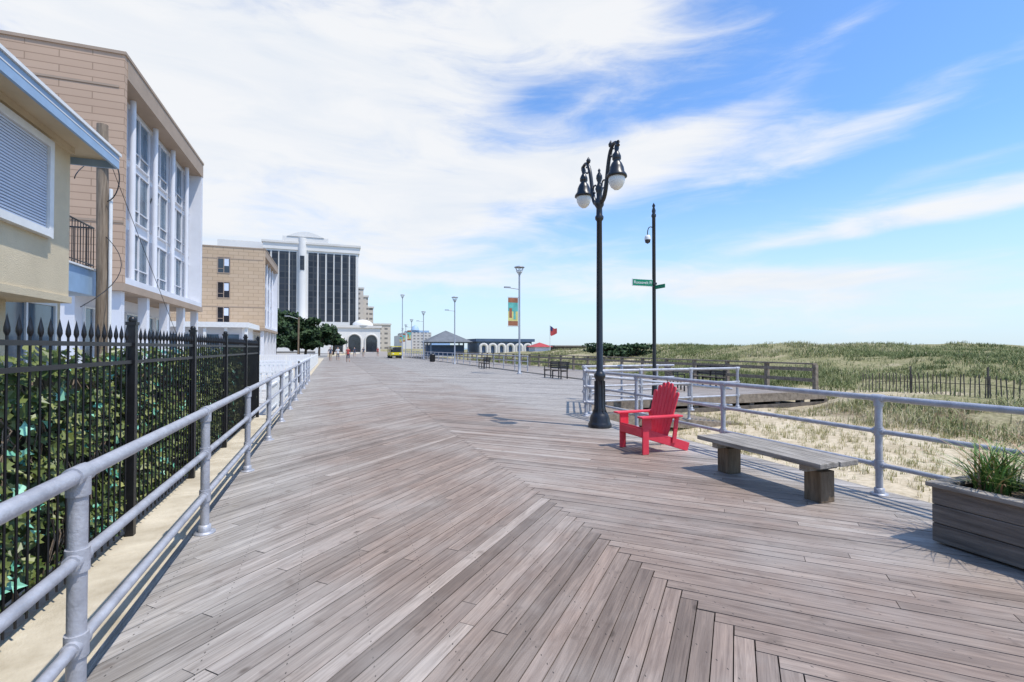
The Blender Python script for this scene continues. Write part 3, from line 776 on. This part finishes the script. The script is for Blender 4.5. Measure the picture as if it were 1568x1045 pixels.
T=Matrix.Translation((-9.75,33.3,10.2))@Matrix.Rotation(.35,4,'Y')
mb.box(-.02,.02,.05,1.0,-1.3,0,'glassA',T); mb.box(-.03,.03,0,.05,-1.35,.03,'white',T); mb.box(-.03,.03,1.0,1.05,-1.35,.03,'white',T); mb.box(-.03,.03,.05,1.0,-1.35,-1.3,'white',T)
mb.build('tan_hotel')
mb=hotel(-8.6,73.6,90.0,4.3,15.0,[(5.0,7.3),(8.3,10.6),(11.6,13.7)],[(75.5,1.8),(78.6,2.4),(81.9,2.4),(85.2,2.4),(88.3,1.4)],k='tanB',front_w=[(-13.5,1.35,5.0,7.0),(-13.5,1.35,8.3,10.3),(-13.5,1.35,11.6,13.6),(-20,1.35,8.3,10.3)])
mb.box(-19,-9.2,64,73.5,4.0,4.6,'white'); mb.box(-18.5,-10,65,73.5,-.6,3.99,'lilac')
for x in rng(-18,-9.5,2.1): mb.box(x,x+.3,64.2,64.5,-.6,3.99,'white')
for i in range(4): mb.box(-18+i*2.1,-16.6+i*2.1,64.93,64.99,.8,3.2,'glassA')
mb.build('tan_hotel')

# ---------------------------------------------------------------- casino tower
mb=MB(); ty=262.
mb.box(-31,12.5,ty,ty+35,0,50,'towerw')
mb.box(-31.6,13.1,ty-.6,ty+35,50,53,'towerw'); mb.box(-32.2,13.6,ty-1.2,ty+36,53.002,54,'farwhite')
mb.box(-23,-2,ty-.9,ty+20,54.002,56.5,'towerw')
ar=[(-21+ (i/12)*17, 56.502+2.6*math.sin(math.pi*i/12)) for i in range(13)]
mb.add([(x,ty-1.2,z) for x,z in ar]+[(x,ty+14,z) for x,z in ar],[tuple(range(12,-1,-1))]+[(i,i+1,i+14,i+13) for i in range(12)],'towerw')
for x0,x1 in ((-30.4,-28.4),(-27.6,-24.9),(-24.3,-20.2),(-19.6,-16.7),(-11.2,-7.2),(-6.4,-3.4),(-2.6,.4),(1.1,4.1),(4.8,7.8),(8.5,11.2)):
    mb.box(x0,x1,ty-.25,ty-.01,6,49,'towerg')
mb.tube([(-14,ty,0),(-14,ty,56)],2.0,'towerw',16)
mb.box(-15,-13,ty-2.1,ty-1.9,40,47,'towerg')
mb.box(-52,-31.01,ty+12,ty+40,0,50,'towerl'); mb.box(-53,-31.0,ty+11,ty+40,50,55,'towerw')
mb.box(-34,8,ty-14,ty-1.3,0,14,'towerw')
for i in range(11): mb.box(-32+i*3.6,-30+i*3.6,ty-14.1,ty-14.01,8,11,'glassD')
mb.build('casino_tower_hotel')
mb=MB()
def arch(mb,x0,x1,y,z0,zs,k='glassD'):
    r=(x1-x0)/2;cx=(x0+x1)/2; P_=[(x0,z0),(x1,z0)]+[(cx+r*math.cos(math.pi*i/10),zs+r*math.sin(math.pi*i/10)) for i in range(11)]
    mb.add([(a,y,b) for a,b in P_],[tuple(range(len(P_)))],k)
    pts=[(x0,y-.1,z0)]+[(cx-r*math.cos(math.pi*i/10),y-.1,zs+r*math.sin(math.pi*i/10)) for i in range(11)]+[(x1,y-.1,z0)]
    mb.tube(pts,.35,'farwhite',6)
ya=200.
mb.box(-6,18,ya,ya+30,-.5,9.5,'towerw'); mb.box(-6.5,18.5,ya-.6,ya+30,9.5,10.4,'farwhite')
mb.lathe((11.5,ya+3,10.4),[(4,0),(3.8,1.0),(2.8,1.8),(1.4,2.3),(0,2.5)],'towerw',20)
arch(mb,5.6,10.8,ya-.05,0,4.5); arch(mb,12.2,17,ya-.05,0,4.5); arch(mb,.2,4.2,ya-.05,0,4.0)
mb.build('casino_pavilion')
mb=MB()
for x0,x1,y,z,k in ((16,19,330,40,'fartan'),(19,22,332,35,'fartan'),(22,25.5,334,28,'fartan'),(25.5,37,336,17,'fartan')): mb.box(x0,x1,y,y+40,0,z,k); mb.box(x0-.5,x1+.5,y-.5,y+40,z,z+1.0,'farwhite')
mb.build('stepped_hotel')
mb=MB()
for x0,x1,y,z,k in ((72,100,520,18,'fartan'),(62,72,470,14,'farwhite')): mb.box(x0,x1,y,y+60,0,z,k)
mb.build('distant_hotel')
mb=MB(); mb.box(118,150,800,860,0,30,'farblue'); mb.box(150,190,820,860,0,17,'farblue'); mb.lathe((127,800,30),[(7,0),(5,6),(0,9)],'farblue',12); mb.build('distant_tower')

# ---------------------------------------------------------------- trees
def tree(name,x,y,h,r,n=2600,ls=.55,z0=-.3):
    e=bpy.data.objects.new(name,None); COL.objects.link(e)
    mb=MB(); mb.tube([(x,y,z0),(x+.15,y,h*.35),(x-.1,y+.1,h*.7)],[.28,.2,.08],'bark',8)
    lobes=[]
    for i in range(11):
        a=U(0,6.28); rr=r*U(.1,.75); zc=h*U(.38,.86); rr*=1-.5*max(0,(zc/h-.5))
        c=Vector((x+math.cos(a)*rr,y+math.sin(a)*rr,zc)); lobes.append((c,r*U(.28,.5),h*U(.10,.18)))
        mb.tube([(x,y,h*U(.25,.5)),c],[.1,.04],'bark',5)
    o=mb.build('trunk'); o.parent=e
    pts=[]
    for i in range(n):
        c,rx,rz=random.choice(lobes)
        v=Vector((random.gauss(0,1),random.gauss(0,1),random.gauss(0,1))).normalized()*(R()**.45)
        p=c+Vector((v.x*rx,v.y*rx,v.z*rz)); pts.append((p,min(1,max(0,.35+.4*v.z+random.gauss(0,.15)))))
    o=leaves('crown',pts,'leaf',ls,shape='q'); o.parent=e
tree('evergreen_tree',-11.5,112,10.5,5.5); tree('evergreen_tree',-7.0,118,9.0,5)
tree('evergreen_tree',-3.0,128,8.2,5); tree('evergreen_tree',-14.5,124,11.5,5.5); tree('evergreen_tree',.3,142,7.5,4.5)
tree('evergreen_tree',-5,105,5.2,3.6); tree('evergreen_tree',-10,100,5,3.6)
tree('dune_shrub',27,44,2.3,3.4,1800,.22,.2); tree('dune_shrub',30,43,2.1,2.6,1200,.2,.2)

# ---------------------------------------------------------------- modern lamp posts
def modern_lamp(x,y,h=6.7,banner=False,arm=True):
    mb=MB()
    mb.lathe((x,y,0),[(.16,0),(.16,.05),(.09,.1),(.085,.6),(.065,.65),(.055,h-.7),(.05,h-.55)],'greymetal',12)
    for a in range(6):
        t=a*math.pi/3; mb.tube([(x,y,h-.65),(x+.2*math.cos(t),y+.2*math.sin(t),h-.25),(x+.30*math.cos(t),y+.30*math.sin(t),h-.05)],.018,'greymetal',5)
    mb.lathe((x,y,h),[(.16,-.42),(.22,-.3),(.18,-.25)],'globe',14)
    mb.lathe((x,y,h),[(0,.03),(.2,0),(.33,-.06),(.33,-.09),(0,-.07)],'greymetal',16)
    if arm:
        mb.tube([(x,y,h-1.45),(x-.55,y,h-1.40),(x-.85,y,h-1.36)],.028,'greymetal',6); mb.box(x-1.0,x-.62,y-.09,y+.09,h-1.40,h-1.32,'greymetal')
    if banner:
        z1=h-2.0;z0=z1-1.75
        mb.tube([(x,y,z1+.04),(x-.78,y,z1+.04)],.018,'greymetal',6); mb.tube([(x,y,z0-.04),(x-.78,y,z0-.04)],.018,'greymetal',6)
        mb.box(x-.75,x-.1,y-.008,y+.008,z1-.3,z1,'banR'); mb.box(x-.75,x-.1,y-.008,y+.008,z1-.85,z1-.302,'banG')
        mb.box(x-.75,x-.1,y-.008,y+.008,z0+.3,z1-.852,'banY'); mb.box(x-.75,x-.1,y-.008,y+.008,z0,z0+.298,'banR')
        mb.box(x-.68,x-.5,y-.011,y-.0085,z0+.5,z0+1.1,'banR'); mb.box(x-.4,x-.25,y-.011,y-.0085,z0+.4,z0+.9,'banG')
    mb.build('boardwalk_lamp_post')
modern_lamp(11.0,28.4,6.75,True); modern_lamp(11.5,47.6,6.75); modern_lamp(12.0,68.2,6.75,False); modern_lamp(9.6,72,9.4,False,False)
modern_lamp(13.2,87,6.7,True); modern_lamp(15,107,6.7,True); modern_lamp(17,127,6.7,True)
mb=MB(); mb.tube([(-3.6,60,-.2),(-3.55,60,5.1)],.09,'legwood',8); mb.tube([(-3.6,60,4.9),(-4.6,60,5.2)],.03,'greymetal',6); mb.box(-5.0,-4.5,59.9,60.1,5.15,5.25,'greymetal'); mb.build('light_pole')
mb=MB(); mb.tube([(36,78,0),(36,78,5.6)],.05,'white',6)
mb.add([(36.9,78.1,5.0),(37.35,78,5.1),(37.35,78,4.2),(36.85,78.1,3.9),(36.2,78,3.7),(36.05,78,3.9),(36.05,78,5.5)],[(6,0,3,4,5),(0,1,2,3)],'redroof')
mb.add([(36.05,77.97,5.5),(36.5,77.97,5.25),(36.5,77.97,4.6),(36.05,77.97,4.75)],[(0,1,2,3)],'navy'); mb.build('flagpole')

def park_bench(x,y,rot=0):
    T=Matrix.Translation((x,y,0))@Matrix.Rotation(rot,4,'Z')
    mb=MB()
    for i in range(4): mb.box(-.85,.85,-.2+i*.11,-.11+i*.11,.43,.46,'pile',T)
    for i in range(4): mb.box(-.85,.85,.25+i*.02,.28+i*.02,.52+i*.1,.60+i*.1,'pile',T)
    for sx in (-.75,0,.75):
        mb.box(sx-.025,sx+.025,-.2,-.15,0,.429,'black',T); mb.box(sx-.025,sx+.025,.2,.245,0,.9,'black',T); mb.box(sx-.025,sx+.025,-.2,.24,.38,.428,'black',T)
        if sx: mb.box(sx-.03,sx+.03,-.2,.2,.62,.66,'black',T); mb.box(sx-.02,sx+.02,-.2,-.16,.46,.62,'black',T)
    mb.build('slatted_park_bench')
park_bench(11.2,23.6,math.radians(-80)); park_bench(12.6,15.6,math.radians(60)); park_bench(14.6,16.2,math.radians(-90)); park_bench(11.3,37,math.radians(-90))
def bin_(x,y,k='black'):
    mb=MB(); mb.lathe((x,y,0),[(0,.01),(.26,.02),(.29,.1),(.30,.75),(.33,.78),(.33,.82),(.25,.92),(.12,.97),(.12,.94)],k,16)
    for i in range(16):
        a=i*math.pi/8; mb.box(x+.305*math.cos(a)-.012,x+.305*math.cos(a)+.012,y+.305*math.sin(a)-.012,y+.305*math.sin(a)+.012,.1,.75,k)
    mb.build('litter_bin')
bin_(10.9,56)

def balus(p,q,h=1.0,z=-.14):
    mb=MB(); p=Vector((*p,z));q=Vector((*q,z)); n_=int((q-p).length/.16)
    mb.beam(p+Vector((0,0,h)),q+Vector((0,0,h)),.07,.05,'white'); mb.beam(p+Vector((0,0,.12)),q+Vector((0,0,.12)),.05,.05,'white')
    for i in range(n_+1):
        c=p.lerp(q,i/n_)
        if i%12==0 or i==n_: mb.box(c.x-.06,c.x+.06,c.y-.06,c.y+.06,z,z+h+.1,'white')
        else: mb.box(c.x-.018,c.x+.018,c.y-.018,c.y+.018,z+.12,z+h,'white')
    mb.build('white_balustrade')
balus((-1.6,17),(-8,17)); balus((-1.6,22),(-8,22),1.1); balus((-1.6,27),(-8.2,27),1.1); balus((-1.55,27),(-1.55,60),1.0); balus((-1.55,14.2),(-1.55,22),.75)
balus((-1.6,44),(-8.2,44),1.1)
mb=MB(); mb.box(-8.5,-2.0,50,50.25,-.3,1.0,'lilac'); mb.box(-8.5,-3.0,36,36.25,-.3,.8,'lilac'); mb.build('low_white_wall')

mb=MB(); gx,gy=22,99
mb.box(gx-4.2,gx+4.2,gy-4.2,gy+4.2,-.3,.02,'concgrey')
for i in (-1,1):
    for j in (-1,0,1): mb.box(gx+i*3.8-.12,gx+i*3.8+.12,gy+j*3.8-.12,gy+j*3.8+.12,.02,2.6,'bluegrey')
mb.box(gx-3.6,gx+3.6,gy-1,gy+3.6,.02,2.2,'roofblue')
mb.box(gx-4.1,gx+4.1,gy-4.1,gy+4.1,2.602,2.798,'bluegrey')
mb.add([(gx-4.6,gy-4.6,2.8),(gx+4.6,gy-4.6,2.8),(gx+4.6,gy+4.6,2.8),(gx-4.6,gy+4.6,2.8),(gx,gy,5.2)],[(0,1,4),(1,2,4),(2,3,4),(3,0,4)],'roofgrey')
mb.build('hip_roof_pavilion')
mb=MB(); mb.box(28,40,96,104,-.3,2.9,'bluegrey'); mb.box(27.5,40.5,95.5,104,2.9,3.5,'roofblue')
for i in range(6): arch(mb,28.5+i*1.95,29.9+i*1.95,95.95,.2,1.7,'roofblue')
mb.build('beach_patrol_building')
mb=MB(); mb.box(40,50,84,88,-.2,1.9,'pile'); mb.box(39.5,50.5,83.5,88.5,1.9,2.1,'oldwood'); mb.build('timber_shed')
mb=MB(); mb.box(34,37,80,83,.2,1.8,'lilac'); mb.add([(33.6,79.6,1.8),(37.4,79.6,1.8),(37.4,83.4,1.8),(33.6,83.4,1.8),(35.5,81.5,2.6)],[(0,1,4),(1,2,4),(2,3,4),(3,0,4)],'redroof'); mb.build('red_roof_kiosk')

mb=MB(); T=Matrix.Translation((9.3,77.6,0))
mb.box(-.75,.75,-1.4,1.4,.32,.95,'yellow',T); mb.box(-.78,.78,-1.45,1.5,1.78,1.88,'yellow',T)
for sx in (-.7,.7):
    for sy in (-1.25,0,1.3): mb.box(sx-.04,sx+.04,sy-.04,sy+.04,.95,1.78,'black',T)
mb.box(-.62,.62,-1.41,-1.38,.95,1.7,'glassD',T); mb.box(-.6,.6,-.4,-.2,.95,1.35,'black',T); mb.box(-.6,.6,.8,1.0,.95,1.35,'black',T)
mb.box(-.76,.76,-1.48,-1.401,.3,.5,'black',T); mb.box(-.6,-.4,-1.43,-1.405,.65,.8,'globe',T); mb.box(.4,.6,-1.43,-1.405,.65,.8,'globe',T)
for sx in (-.68,.68):
    for sy in (-.9,.9): mb.tube([T@Vector((sx-.09,sy,.27)),T@Vector((sx+.09,sy,.27))],.27,'rubber',14)
mb.box(-.7,.7,2.0,5.0,.35,.9,'yellow',T); mb.box(-.72,.72,1.9,5.1,1.75,1.85,'white',T)
for sx in (-.66,.66):
    for sy in (2.1,3.5,4.9): mb.box(sx-.03,sx+.03,sy-.03,sy+.03,.9,1.75,'black',T)
    for sy in (2.6,4.4): mb.tube([T@Vector((sx-.09,sy,.25)),T@Vector((sx+.09,sy,.25))],.25,'rubber',12)
mb.build('yellow_tram')

def person(x,y,rot,shirt,pants,st=.25):
    J=[(0,0,.95),(0,0,1.2),(0,0,1.42),(0,0,1.52),(0,.02,1.66),(0,.02,1.74),
       (-.1,0,.92),(-.11,st*.5,.5),(-.11,st-.1,.09),(-.11,st+.08,.04),
       (.1,0,.92),(.11,-st*.2,.5),(.11,-st-.05,.12),(.11,-st+.1,.05),
       (-.19,0,1.40),(-.24,-.08,1.13),(-.22,.08,.92),(-.22,.12,.84),
       (.19,0,1.40),(.24,.08,1.13),(.22,.22,.95),(.22,.28,.9)]
    E=[(0,1),(1,2),(2,3),(3,4),(4,5),(0,6),(6,7),(7,8),(8,9),(0,10),(10,11),(11,12),(12,13),(2,14),(14,15),(15,16),(16,17),(2,18),(18,19),(19,20),(20,21)]
    Rr=[.13,.12,.14,.055,.095,.07,.09,.065,.045,.035,.09,.065,.045,.035,.06,.045,.035,.03,.06,.045,.035,.03]
    me=bpy.data.meshes.new('p'); me.from_pydata(J,E,[]); o=bpy.data.objects.new('tmp',me); COL.objects.link(o)
    md=o.modifiers.new('s','SKIN')
    for i,r_ in enumerate(Rr): me.skin_vertices[0].data[i].radius=(r_,r_*(.8 if i in(0,1,2) else 1))
    me.skin_vertices[0].data[0].use_root=True
    o.modifiers.new('ss','SUBSURF').levels=1
    dg=bpy.context.evaluated_depsgraph_get(); m2=bpy.data.meshes.new_from_object(o.evaluated_get(dg)); bpy.data.objects.remove(o)
    m2.materials.clear()
    for c in (M['skin'],shirt,pants,M['bark']): m2.materials.append(c)
    for p in m2.polygons:
        c=p.center; z=c.z; p.use_smooth=True
        arm=abs(c.x)>.17
        p.material_index= 3 if z>1.68 or z<.07 else (0 if z>1.47 or (arm and z<1.2) else (1 if z>.93 else (2 if z>.45 else 0)))
    o=bpy.data.objects.new('walking_person',m2); COL.objects.link(o); o.location=(x,y,0); o.rotation_euler=(0,0,rot)
S1=mat('shirt_dark',(.05,.06,.1));S2=mat('shirt_white',(.6,.6,.6));S3=mat('shirt_red',(.4,.06,.05));S4=mat('shorts_tan',(.3,.22,.14))
person(-.2,64,3.0,S1,S4); person(.7,66,3.2,S2,S1); person(1.7,58,.1,S3,S1); person(3.8,92,.2,S1,S1); person(2.4,84,0,S2,S4); person(8.2,96,0,S3,S4); person(5.2,90,3,S1,S4)
